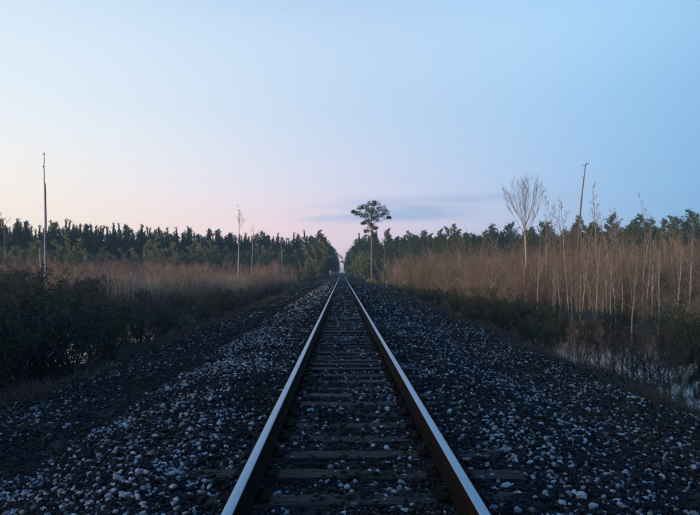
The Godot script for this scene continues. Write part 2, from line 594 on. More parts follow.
func build_track() -> void:
	var t := thing("railway_track", "straight single railway track with worn shiny rails on dark wooden sleepers", "railway track")
	for side in [-1, 1]:
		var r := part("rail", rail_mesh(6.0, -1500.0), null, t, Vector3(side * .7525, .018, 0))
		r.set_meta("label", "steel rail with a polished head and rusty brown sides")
	var kinds := []
	var tones := [Color(.014, .014, .015), Color(.024, .024, .026), Color(.05, .054, .06), Color(.02, .017, .016), Color(.1, .108, .118), Color(.012, .012, .013)]
	for c in tones: kinds.append(sleeper_mesh(c))
	var plate := chamfer_box(Vector3(.34, .018, .19), .004, Color(.03, .018, .012))
	var spike := chamfer_box(Vector3(.035, .03, .026), .008, Color(.035, .02, .013))
	var rest := []
	for kind in kinds: rest.append([])
	var z := 4.0
	var n := 0
	while z > -330.0:
		var k: int = [0, 1, 3, 2, 5, 1, 0, 3, 4, 5, 0, 2][rng.randi() % 12]
		var turn := rf(-.035, .035) + (PI if rng.randf() < .5 else 0.0)
		var at := Vector3(rf(-.1, .1), rf(-.02, .006), z)
		if z > -140.0:
			var s := part("sleeper", kinds[k], M.wood, t, at)
			s.rotation.y = turn
			if z > -32.0:
				for side in [-1, 1]:
					var p := part("tie_plate", plate, M.rust, s)
					p.transform = Transform3D(Basis(), s.transform.affine_inverse() * Vector3(side * .7525, .009, z))
					for q in [[-.088, -.06], [.088, .06], [-.092, .055], [.092, -.055]]:
						if z > -14.0:
							var sp := part("spike", spike, M.rust, s)
							sp.transform = Transform3D(Basis(), s.transform.affine_inverse() * Vector3(side * .7525 + q[0], .03, z + q[1]))
		else:
			rest[k].append(Transform3D(Basis(Vector3.UP, turn), at))
		z -= rf(.48, .55)
		n += 1
	for k in kinds.size():
		scatter("far_sleepers", kinds[k], M.wood, rest[k], PackedColorArray(), t)

# ------------------------------------------------------------------ stones
func stone_mesh() -> ArrayMesh:
	var s := Shape.new()
	var cuts := []
	for i in 8:
		cuts.append([Vector3(rf(-1, 1), rf(-1, 1), rf(-1, 1)).normalized(), rf(.42, .85)])
	var squash := Vector3(rf(.95, 1.45), rf(.6, .9), rf(.75, 1.1))
	var rings := []
	for j in 5:
		var row := []
		for i in 7:
			var th := PI * j / 4.0
			var ph := TAU * (i + .5 * (j % 2)) / 7.0
			var d := Vector3(sin(th) * cos(ph), cos(th), sin(th) * sin(ph))
			var r := 1.1
			for q in cuts:
				var f := d.dot(q[0])
				if f > .05: r = minf(r, q[1] / f)
			row.append(d * r * squash)
		rings.append(row)
	for j in 4:
		for i in 7:
			var k := (i + 1) % 7
			if j < 3: s.tri(rings[j][i], rings[j + 1][i], rings[j + 1][k], Color.WHITE)
			if j > 0: s.tri(rings[j][i], rings[j + 1][k], rings[j][k], Color.WHITE)
	return s.mesh()

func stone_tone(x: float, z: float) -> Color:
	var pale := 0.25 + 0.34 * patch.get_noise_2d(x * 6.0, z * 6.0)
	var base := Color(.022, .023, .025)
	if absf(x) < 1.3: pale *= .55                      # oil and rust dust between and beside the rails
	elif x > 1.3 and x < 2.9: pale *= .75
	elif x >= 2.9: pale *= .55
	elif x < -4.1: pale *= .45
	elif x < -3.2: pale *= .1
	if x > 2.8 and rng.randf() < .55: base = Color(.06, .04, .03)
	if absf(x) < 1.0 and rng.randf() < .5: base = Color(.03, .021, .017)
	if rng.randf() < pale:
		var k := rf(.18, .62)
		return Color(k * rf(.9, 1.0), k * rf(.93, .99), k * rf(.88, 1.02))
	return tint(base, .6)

func build_stones(bed: Node3D) -> void:
	var meshes := []
	for i in 7: meshes.append(stone_mesh())
	var near := []
	var places := []
	var tones := []
	for i in 7:
		places.append([])
		tones.append(PackedColorArray())
	# bands of depth: from, to, stones per square metre, smallest and largest radius
	for band in [[2.2, 6.0, 1150.0, .01, .028], [6.0, 12.0, 850.0, .012, .03], [12.0, 22.0, 420.0, .016, .034], [22.0, 45.0, 110.0, .03, .05], [45.0, 110.0, 32.0, .04, .062]]:
		var x0 := maxf(-6.6, -band[1] * .62 - 1.6)
		var x1 := minf(6.8, band[1] * .62 + 1.6)
		var n := int((x1 - x0) * (band[1] - band[0]) * band[2])
		for i in n:
			var x := rf(x0, x1)
			var depth := rf(band[0], band[1])
			if absf(x) > depth * .62 + 1.7: continue
			var z := -depth
			# the dirt strip beside the shoulder, the outer margins and the trodden middle hold fewer stones
			var keep := 1.0
			if absf(x) < .68: keep = .5
			elif absf(x) < 1.3: keep = .9
			if x < -3.2 and x > -4.1: keep = .5
			elif x <= -4.0: keep = .55 * (1.0 - smoothstep(5.2, 6.5, -x + patch.get_noise_2d(z * 8.0, 5.0)))
			elif x > 4.6: keep = 1.0 - smoothstep(5.0, 6.9, x + patch.get_noise_2d(z * 8.0, 55.0) * .8)
			if rng.randf() > keep * (0.85 + .5 * patch.get_noise_2d(x * 9.0, z * 9.0)): continue
			var r: float = rf(band[3], band[4]) * (1.0 if rng.randf() < .93 else 1.45)
			var y := ground_y(x, z) + r * rf(-.1, .75)
			if absf(x) < .7: y = minf(y, r * rf(-.3, .45))
			if absf(absf(x) - .7525) < .1 + r: continue
			var k := rng.randi() % 7
			var b := Basis.from_euler(Vector3(rf(-.5, .5), rf(0, TAU), rf(-.5, .5))).scaled(Vector3(r, r, r))
			var tr := Transform3D(b, Vector3(x, y, z))
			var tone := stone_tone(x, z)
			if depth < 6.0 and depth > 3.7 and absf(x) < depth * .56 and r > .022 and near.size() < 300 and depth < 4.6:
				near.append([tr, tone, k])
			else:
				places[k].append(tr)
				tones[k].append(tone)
	var dyes := {}
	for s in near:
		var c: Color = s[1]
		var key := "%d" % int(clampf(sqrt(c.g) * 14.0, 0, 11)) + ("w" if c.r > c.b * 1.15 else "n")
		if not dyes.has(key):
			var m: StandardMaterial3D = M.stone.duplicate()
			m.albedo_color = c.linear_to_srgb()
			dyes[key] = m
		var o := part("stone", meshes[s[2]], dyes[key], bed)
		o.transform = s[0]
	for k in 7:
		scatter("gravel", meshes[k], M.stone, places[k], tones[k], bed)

# ------------------------------------------------------------------ scene
func _ready() -> void:
	rng.seed = 20240
	land.seed = 5; land.frequency = 0.05; land.fractal_octaves = 3
	patch.seed = 9; patch.frequency = 0.06; patch.fractal_octaves = 3
	view_and_light()
	materials()
	build_land()
	build_track()
	build_woods()
	build_right_side()
	build_left_side()
	build_small_things()

func build_land() -> void:
	var xs := steps([-4000.0, -700.0, 800.0, -120.0, 60.0, -30.0, 6.0, -16.0, 1.2, -2.0, .4, 2.0, 1.0, 16.0, .4, 30.0, 1.2, 120.0, 6.0, 700.0, 60.0, 4000.0, 800.0])
	var zs := steps([40.0, 8.0, 4.0, -30.0, .4, -70.0, 1.0, -240.0, 5.0, -1400.0, 60.0, -5000.0, 900.0])
	var under := func(x: float, z: float) -> float:
		return ground_y(x, z) - .16 * (1.0 - smoothstep(4.6, 5.6, absf(x)))
	structure("ground", sheet(xs, zs, under), M.soil, "dark boggy ground on both sides of the railway embankment", "ground")
	var bx := steps([-6.0, 6.0, .2])
	var bz := steps([8.0, -30.0, .25, -80.0, 1.0, -300.0, 8.0, -1500.0, 60.0])
	var over := func(x: float, z: float) -> float:
		return ground_y(x, z) - .1 * smoothstep(5.3, 5.9, x + land.get_noise_2d(z * 5.0, 71.0) * .5) - .1 * smoothstep(5.3, 5.9, -x + land.get_noise_2d(z * 5.0, 31.0) * .5)
	var bed := structure("track_ballast", sheet(bx, bz, over), M.bed, "embankment of dark and pale crushed stone carrying the track", "ballast")
	build_stones(bed)
	var flat := func(_x: float, _z: float) -> float: return WATER
	var wl := steps([-60.0, -5.0, 5.0])
	var wr := steps([5.0, 60.0, 5.0])
	var wz := steps([30.0, -100.0, 10.0])
	structure("swamp_water", sheet(wl, wz, flat), M.water, "dark still swamp water among brush beside the embankment's shaded flank", "water")
	structure("pond_water", sheet(wr, wz, flat), M.water, "blue reflecting pond water below the bare sapling thicket", "water")

func build_woods() -> void:
	var pines := []
	for i in 6:
		pines.append(pine(rf(15, 17.5), rf(.1, .3), rf(2.2, 2.8), 78, [Color(.06, .13, .07), Color(.045, .115, .075), Color(.1, .14, .055)][i % 3], .04 if i < 3 else .25))
	var tall := ["trunk", "crown"]
	var mats := [M.bark, M.leaf]
	# the wood beyond the reeds, three rows deep, drawing away from the viewer towards the track
	for row in 3:
		for i in 44:
			var t := (i + rf(-.45, .45)) / 43.0
			var p := Vector3(-104, 0, -150).lerp(Vector3(-13, 0, -255), t) + Vector3(-2.0, 0, -5.0) * row + Vector3(0, 0, rf(-2, 2))
			plant("pine_tree", pines[rng.randi() % 4], tall, mats, ["dark full pine in the front row of the wood behind the tan reeds", "dark pine in the second row of the wood behind the tan reeds", "pine whose tip shows over the front rows behind the tan reeds"][row], "tree", "pines behind the reed field", Vector3(p.x, -1.3, p.z), rf(.98, 1.16))
	# the wood behind the sapling thicket
	for row in 3:
		for i in 30:
			var t := (i + rf(-.4, .4)) / 29.0
			var p := Vector3(112, 0, -140).lerp(Vector3(12, 0, -205), t) + Vector3(2.5, 0, -7.0) * row
			plant("pine_tree", pines[3 + rng.randi() % 3], tall, mats, ["round headed pine close behind the bare sapling thicket", "pine in the middle row of the wood behind the sapling thicket", "pine at the back of the wood behind the sapling thicket"][row], "tree", "pines behind the sapling thicket", Vector3(p.x, -1.3, p.z), rf(.84, 1.0) + .2 * (1.0 - t) * rf(.4, 1))
	# the depth of the wood behind these rows: one mass
	for side in [-1, 1]:
		for k in 3:
			var whole := Shape.new()
			for m in pines[k + (3 if side > 0 else 0)]:
				var a: Array = (m as ArrayMesh).surface_get_arrays(0)
				var first := whole.v.size()
				whole.v.append_array(a[Mesh.ARRAY_VERTEX])
				whole.c.append_array(a[Mesh.ARRAY_COLOR])
				for q in a[Mesh.ARRAY_INDEX]: whole.ix.append(q + first)
			var places := []
			for i in 170:
				var t := rng.randf()
				var p := Vector3(-118, 0, -160).lerp(Vector3(-16, 0, -270), t) if side < 0 else Vector3(130, 0, -158).lerp(Vector3(16, 0, -228), t)
				p += Vector3(side * 3, 0, -10) * rf(0, 5)
				var sc := rf(.84, 1.0) * (1.15 if side < 0 else 1.0)
				places.append(Transform3D(Basis(Vector3.UP, rf(0, TAU)).scaled(Vector3(sc, sc, sc)), Vector3(p.x, -1.3, p.z)))
			for i in 70:
				var p := Vector3(side * rf(11, 34), 0, -rf(222, 520))
				var sc := rf(.7, .98)
				places.append(Transform3D(Basis(Vector3.UP, rf(0, TAU)).scaled(Vector3(sc, sc, sc)), Vector3(p.x, -1.3, p.z)))
			scatter("deep_wood", whole.mesh(), M.leaf, places, PackedColorArray(), self, "dark depth of the pine wood behind the rows facing the " + ("reeds" if side < 0 else "thicket"), "wood")
	# trees walling the track where it enters the wood
	for side in [-1, 1]:
		var z := 212.0
		while z < 900.0:
			for row in (2 if z < 330.0 else 1):
				var x: float = (lerpf(7.8, 5.0, smoothstep(210, 420, z)) if side < 0 else lerpf(7.0, 4.5, smoothstep(210, 420, z))) + row * 4.0 + rf(-.4, .8)
				plant("pine_tree", pines[rng.randi() % 6], tall, mats, ("pine crowding the far rails on the lone pine's side" if side > 0 else "pine crowding the far rails on the reed field's side") + (", first row" if row == 0 else ", second row"), "tree", "pines walling the far track", Vector3(side * x, -1.0, -z), rf(.86, 1.06))
			z += rf(4.0, 6.0) * (1.0 + (z - 190.0) / 220.0)
	# hazy yellow-green young trees before the dark pines
	var young := []
	for i in 4: young.append(leafy(rf(7.5, 9.5), rf(1.7, 2.3), 2600, .26, [Color(.27, .25, .1), Color(.2, .23, .1), Color(.29, .24, .14), Color(.13, .19, .09)][i]))
	for i in 46:
		var t := (i + rf(-.4, .4)) / 45.0
		var p := Vector3(-92, 0, -132).lerp(Vector3(-15, 0, -205), t) + Vector3(0, 0, rf(-4, 8))
		var kind := rng.randi() % 4
		plant("young_tree", young[kind], tall, mats, ["hazy yellow olive young tree between the reeds and the pines", "hazy grey green young tree between the reeds and the pines", "hazy tan leaved young tree between the reeds and the pines", "dark green young tree between the reeds and the pines"][kind], "tree", "young trees before the pines", Vector3(p.x, -1.3, p.z), rf(.9, 1.55))
	for q in [[320, 186, 1.45, 0], [311, 190, 1.0, 1], [303, 180, .8, 0], [357, 172, 1.3, 3], [364, 165, 1.15, 1], [352, 185, 1.35, 3], [385, 150, .95, 3], [397, 150, .9, 3], [408, 155, .85, 1]]:
		plant("young_tree", young[q[3]], tall, mats, "broad green young tree at the trackside mouth of the wood", "tree", "young trees at the mouth of the wood", Vector3(away(q[0], q[1]), -1.3, -q[1]), q[2])
	lone_pine()

func lone_pine() -> void:
	var depth := 130.0
	var base := Vector3(away(372, depth), -1.2, -depth)
	var wood := Shape.new()
	var crown := Shape.new()
	var pts := PackedVector3Array()
	for q in [[372, 284], [371.6, 262], [371.8, 240], [371.4, 224], [371.8, 214], [371, 205]]:
		pts.append(Vector3(away(q[0], depth), high(q[1], depth), -depth) - base)
	pts[0].y = -.3
	wood.tube(pts, PackedFloat32Array([.22, .19, .16, .13, .09, .03]), 8, Color(.22, .19, .17))
	for q in [[371, 203.5, .75], [376.5, 203, .6], [365.5, 206.5, .75], [383, 207.5, .75], [376, 209, .85], [369, 210, .8], [361, 207, .5], [354, 212, .45], [358, 213.5, .55], [386, 212, .7], [381, 214.5, .7], [372.5, 215, .75], [364.5, 216, .65], [389, 217.5, .35], [375.5, 219.5, .6], [367.5, 221, .55], [371, 225.5, .55], [375, 229, .4], [367, 231, .45], [373, 236, .4], [363, 224, .35]]:
		var c := Vector3(away(q[0], depth), high(q[1], depth), -depth + rf(-2.2, 2.2)) - base
		var from := lerp_path(pts, clampf((c.y - 2.4 * absf(c.x) * .4 - .5) / pts[5].y, .5, .97))
		var mid := from.lerp(c, .5) + Vector3(0, -.2, 0)
		wood.tube(PackedVector3Array([from, mid, c]), PackedFloat32Array([.07, .05, .02]), 4, Color(.12, .1, .085), false)
		for k in 16:
			tuft(crown, from.lerp(c, rf(.35, 1)) + Vector3(rf(-.5, .5), rf(-.3, .5), rf(-.5, .5)), Vector3(0, .5, 0), .4, .05, 6, tint(Color(.045, .065, .045), .3))
		for k in 80:
			var d := Vector3(rf(-1, 1), rf(-.55, .6), rf(-1, 1))
			if d.length() > 1.0: d = d.normalized()
			tuft(crown, c + d * q[2] * rf(.9, 1.6), d.normalized() * .5 + Vector3(0, .4, 0), .42, .05, 7, tint(Color(.04, .06, .04), .3))
	for k in 7:
		var p := lerp_path(pts, rf(.2, .72))
		wood.tube(wander(p, Vector3(rf(-1, 1), rf(-.1, .3), rf(-1, 1)), rf(.4, 1.1), 2, .1), taper(3, .025, .008), 3, Color(.16, .14, .12), false)
	var o := thing("lone_pine", "tall lone pine with a pale bare trunk and open clumped crown beside the track", "tree", "", base)
	part("trunk", wood.mesh(), M.bark, o)
	part("crown", crown.mesh(), M.leaf, o)

func build_right_side() -> void:
	var kinds := []
	var barks := [Color(.38, .32, .26), Color(.26, .21, .17), Color(.46, .41, .35), Color(.2, .165, .14)]
	var twigs := [Color(.25, .18, .135), Color(.2, .14, .11), Color(.28, .23, .165), Color(.19, .16, .13)]
	for i in 9:
		kinds.append(bare(rf(5.2, 7.2), rf(.022, .04), 18, .22, .3, 1.5, barks[i % 4], twigs[i % 4], 3, Vector3(rf(-.1, .1), 0, rf(-.1, .1)), .085, 1.8))
	var parts := ["trunk", "branches"]
	var mats := [M.bark, M.twig]
	for i in 290:
		var depth := 35.0 + 95.0 * pow(rng.randf(), 1.3)
		var edge := lerpf(13.0, 9.5, smoothstep(40, 110, depth))
		var x := edge + pow(rng.randf(), 1.1) * (depth * .62 + 5.0 - edge)
		var k := 0.95 + .3 * patch.get_noise_2d(x * 2.0, depth * 2.0)
		var where := "thin leafless sapling standing deep in the brown swamp thicket"
		if x < edge + 3.0: where = "thin leafless sapling on the track side edge of the brown thicket"
		elif depth < 44.0: where = "thin pale stemmed leafless sapling at the pond edge of the thicket"
		elif Vector2(x - away(575, 62.0), depth - 62.0).length() < 7.0: where = "thin leafless sapling around the foot of the leaning dead trunk"
		elif Vector2(x - away(527, 60.0), depth - 60.0).length() < 7.0: where = "thin leafless sapling around the foot of the fan crowned tree"
		elif depth > 95.0: where = "thin leafless sapling at the back of the thicket before the pines"
		plant("bare_sapling", kinds[i % 9], parts, mats, where, "sapling", "bare saplings of the thicket", Vector3(x, ground_y(x, -depth) - .05, -depth), k * rf(.75, 1.12))
	# brush filling the thicket: nobody could count it
	for i in 3:
		var m := brush(13, [4.6, 5.4, 3.4][i], 1.1, [Color(.8, .78, .78), Color(1.0, 1.0, 1.0), Color(.62, .6, .6)][i])
		var places := []
		var tones := PackedColorArray()
		for k in 640:
			var depth := 27.0 + 110.0 * pow(rng.randf(), 1.2)
			var edge := lerpf(12.0, 8.5, smoothstep(35, 100, depth))
			var x := edge + rng.randf() * (depth * .64 + 8.0 - edge)
			if depth < 44.0 and (x < 16.5 or rng.randf() < .5): continue
			var s := rf(.7, 1.25) * (1.0 + .5 * patch.get_noise_2d(x * 3.0, depth * 3.0)) * lerpf(.4, 1.12, smoothstep(28, 66, depth))
			places.append(Transform3D(Basis(Vector3.UP, rf(0, TAU)).scaled(Vector3(s, s, s)), Vector3(x, maxf(ground_y(x, -depth), WATER - .1), -depth)))
			var f := clampf(.5 + 1.1 * patch.get_noise_2d(x * 4.0 + 500.0, depth * 2.5), 0, 1)
			tones.append(tint(Color(.26, .175, .135).lerp(Color(.27, .24, .155), f), .4))
		scatter("thicket_brush", m, M.twig, places, tones, self, ["dense brown leafless brush filling the swamp thicket", "pale straw coloured brush mixed through the swamp thicket", "dark reddish brush low in the swamp thicket"][i], "brush")
	# taller bare trees that stand out of the thicket
	fan_tree()
	tall_bare("slim_bare_tree", "slim pale leafless tree beside the fan crowned one", 547, 55.0, 196, .06, 12, .5, .16, 1.6, Color(.38, .33, .28), Color(.27, .23, .21), 4)
	tall_bare("slim_bare_tree", "slender leafless tree with a small twiggy head beside the leaning snag", 600, 52.0, 184, .06, 12, .62, .2, 1.8, Color(.36, .31, .26), Color(.24, .21, .2), 5)
	tall_bare("slim_bare_tree", "wispy leafless tree standing before the round pine heads", 652, 58.0, 190, .05, 10, .6, .16, 1.9, Color(.3, .27, .25), Color(.24, .22, .22), 4)
	tall_bare("slim_bare_tree", "short leafless tree with drooping twigs between snag and fan crowned tree", 562, 62.0, 203, .05, 9, .6, .16, 1.0, Color(.32, .28, .24), Color(.25, .22, .2), 4)
	tall_bare("slim_bare_tree", "crooked leafless tree with a thin spreading head low over the thicket", 622, 50.0, 208, .05, 12, .5, .2, 1.2, Color(.3, .26, .22), Color(.22, .2, .19), 4)
	leaning_snag()
	# pale single stems at the water's edge
	for q in [[573, 30.0, 228], [581, 30.5, 214], [560, 34.0, 232], [597, 33.0, 238], [659, 27.0, 246], [538, 38.0, 226], [676, 29.0, 236], [498, 58.0, 244], [449, 80.0, 250], [612, 31.0, 242], [690, 34.0, 226]]:
		var x := away(q[0], q[1])
		var g := maxf(ground_y(x, -q[1]), WATER - .15)
		var h := high(q[2], q[1]) - g
		plant("pale_sapling", bare(h, rf(.03, .045), 9, .4, .16, 1.8, tint(Color(.3, .265, .22), .25), Color(.2, .16, .13), 2, Vector3(rf(-.05, .05), 0, 0), .055, 1.5), parts, mats, "pale barked leafless sapling at the edge of the pond", "sapling", "pale saplings by the water", Vector3(x, g, -q[1]))
	# the gnarled little tree standing in the water
	var x := away(632, 24.0)
	plant("swamp_tree", bare(4.2, .06, 17, .42, .36, .8, Color(.2, .18, .15), Color(.12, .1, .085), 5, Vector3(-.02, 0, 0), .09, 1.4), parts, mats, "gnarled leafless small tree standing in the blue pond water", "tree", "", Vector3(x, WATER - .3, -24.0), 1.0, 1.0)
	# evergreen shrubs on the bank
	var dark := []
	for i in 4: dark.append(leafy(rf(1.7, 2.3), rf(.9, 1.2), 3000, .075, [Color(.03, .05, .018), Color(.022, .04, .018), Color(.04, .06, .022), Color(.02, .03, .02)][i], 7, .05))
	for q in [[430, 60, 1.15], [440, 62, 1.0], [422, 66, .9], [455, 50, .9], [467, 46, 1.1], [480, 44, .95], [493, 42, 1.15], [508, 41, 1.0], [520, 36, .9], [533, 34, 1.05], [548, 34, .8], [410, 78, .8], [400, 86, .7], [392, 96, .7], [560, 31, .7], [500, 33, .8], [472, 36, .7], [530, 28, .6], [545, 25.5, .6], [668, 25.5, .9], [684, 24, .9], [698, 22, 1.0], [712, 19, 1.1], [590, 29, .7], [615, 30, .8], [628, 32, .9]]:
		var xx := away(q[0], q[1])
		plant("bank_shrub", dark[rng.randi() % 4], ["stems", "foliage"], mats, "low dark evergreen shrub around the gnarled tree standing in the pond" if q[0] > 600 else "low dark evergreen shrub by the pale rocks at the ballast foot" if q[1] > 55 else "low dark evergreen shrub on the bank between ballast and pond", "shrub", "evergreen shrubs along the pond bank", Vector3(xx, maxf(ground_y(xx, -q[1]), WATER - .1), -q[1]), q[2])
	# black leafless bushes between the ballast and the water
	var twiggy := []
	for i in 3: twiggy.append(bare(rf(1.3, 1.7), .018, 16, .06, .5, .9, Color(.05, .042, .036), Color(.05, .042, .036), 4, Vector3(rf(-.2, .2), 0, rf(-.2, .2)), .12))
	for q in [[655, 17.0], [663, 16.2], [648, 18.5], [640, 20], [616, 20.5], [600, 22], [584, 24], [570, 25], [552, 27], [535, 29.5], [520, 31], [505, 35], [485, 38], [462, 41], [450, 45], [436, 52], [630, 18.7], [608, 19], [675, 20], [560, 22.5], [580, 20.8], [598, 19.6], [612, 18.2], [622, 17.4], [634, 16.6], [643, 16.2], [652, 15.6], [661, 15.2], [637, 17.8], [657, 18.2], [667, 17.0], [671, 18.8], [590, 21.5]]:
		var xx := away(q[0], q[1])
		plant("leafless_bush", twiggy[rng.randi() % 3], ["stems", "twigs"], mats, "black leafless twiggy bush between the ballast edge and the water", "bush", "leafless bushes on the pond bank", Vector3(xx, maxf(ground_y(xx, -q[1]), WATER - .1) - .03, -q[1]), rf(.75, 1.15))

func tall_bare(called: String, label: String, px: float, depth: float, top: float, r: float, limbs: int, start: float, spread: float, steep: float, bark: Color, twig: Color, fine: int) -> void:
	var x := away(px, depth)
	var g := maxf(ground_y(x, -depth), WATER - .2)
	plant(called, bare(high(top, depth) - g, r, limbs, start, spread, steep, bark, twig, fine, Vector3.ZERO, .03, 2.6, true), ["trunk", "limb"], [M.bark, M.twig], label, "tree", "", Vector3(x, g, -depth))

func fan_tree() -> void:
	var depth := 60.0
	var x := away(526, depth)
	var g := maxf(ground_y(x, -depth), WATER - .2)
	var o := thing("fan_crowned_tree", "tall leafless tree with a wide fan of fine upright branches above the thicket", "tree", "", Vector3(x, g, -depth))
	var wood := Shape.new()
	var fork := high(236, depth) - g
	var pts := PackedVector3Array([Vector3(-.2, -.3, 0), Vector3(-.15, fork * .3, 0), Vector3(.1, fork * .6, .05), Vector3(0, fork, 0), Vector3(.1, fork + 1.4, 0)])
	wood.tube(pts, PackedFloat32Array([.13, .115, .1, .085, .05]), 7, Color(.46, .41, .36))
	part("trunk", wood.mesh(), M.bark, o)
	var top := high(174, depth) - g
	for i in 17:
		var crown := Shape.new()
		var from := lerp_path(pts, rf(.7, .98))
		var a := TAU * i / 17.0 + rf(-.2, .2)
		var out := rf(.15, 1.0)
		var goal := Vector3(cos(a) * 2.3 * out, lerpf(top, top - 2.0, out * rf(.6, 1.1)), sin(a) * 2.3 * out)
		var mid := from.lerp(goal, .5) + Vector3(cos(a), 0, sin(a)) * .4 * out
		var b := PackedVector3Array([from, from.lerp(mid, .5) + Vector3(rf(-.06, .06), 0, rf(-.06, .06)), mid, mid.lerp(goal, .5) + Vector3(rf(-.1, .1), 0, rf(-.1, .1)), goal])
		crown.tube(b, taper(5, .028, .007), 4, Color(.24, .215, .2), false)
		for k in 15:
			var q := lerp_path(b, rf(.25, .98))
			var d := (goal - from).normalized() + Vector3(rf(-.6, .6), rf(-.1, .4), rf(-.6, .6))
			var c := wander(q, d, rf(.5, 1.3), 3, .1, .05)
			crown.tube(c, taper(4, .009, .004), 3, Color(.22, .2, .19), false)
			for e in 3:
				crown.tube(wander(lerp_path(c, rf(.2, .9)), d + Vector3(rf(-.7, .7), rf(-.1, .5), rf(-.7, .7)), rf(.25, .6), 2, .1), taper(3, .006, .003), 3, Color(.22, .2, .19), false)
		part("limb", crown.mesh(), M.twig, o)

func leaning_snag() -> void:
	var depth := 62.0
	var base := Vector3(away(575, depth), -1.4, -depth)
	var s := Shape.new()
	var pts := PackedVector3Array()
	for q in [[575, 300], [578, 262], [581.5, 220], [583.5, 198], [586, 178], [588, 163]]:
		pts.append(Vector3(away(q[0], depth), high(q[1], depth), -depth) - base)
	pts[0].y = -.3
	s.tube(pts, PackedFloat32Array([.11, .1, .085, .075, .06, .045]), 7, Color(.2, .17, .16))
	var stubs := Shape.new()
	for q in [[587.6, 164, 591.5, 162], [587.6, 165, 584.5, 163.5], [588, 163.5, 589, 160.5], [586, 178, 584, 175], [583, 202, 585, 199]]:
		var a := Vector3(away(q[0], depth), high(q[1], depth), -depth) - base
		var b := Vector3(away(q[2], depth), high(q[3], depth), -depth + rf(-.3, .3)) - base
		stubs.tube(PackedVector3Array([a, (a + b) * .5 + Vector3(0, -.04, 0), b]), PackedFloat32Array([.035, .03, .02]), 5, Color(.18, .155, .15))
	var o := thing("leaning_snag", "dead limbless tree trunk leaning over the thicket with a broken forked tip", "dead tree", "", base)
	part("trunk", s.mesh(), M.bark, o)
	part("branch_stubs", stubs.mesh(), M.bark, o)

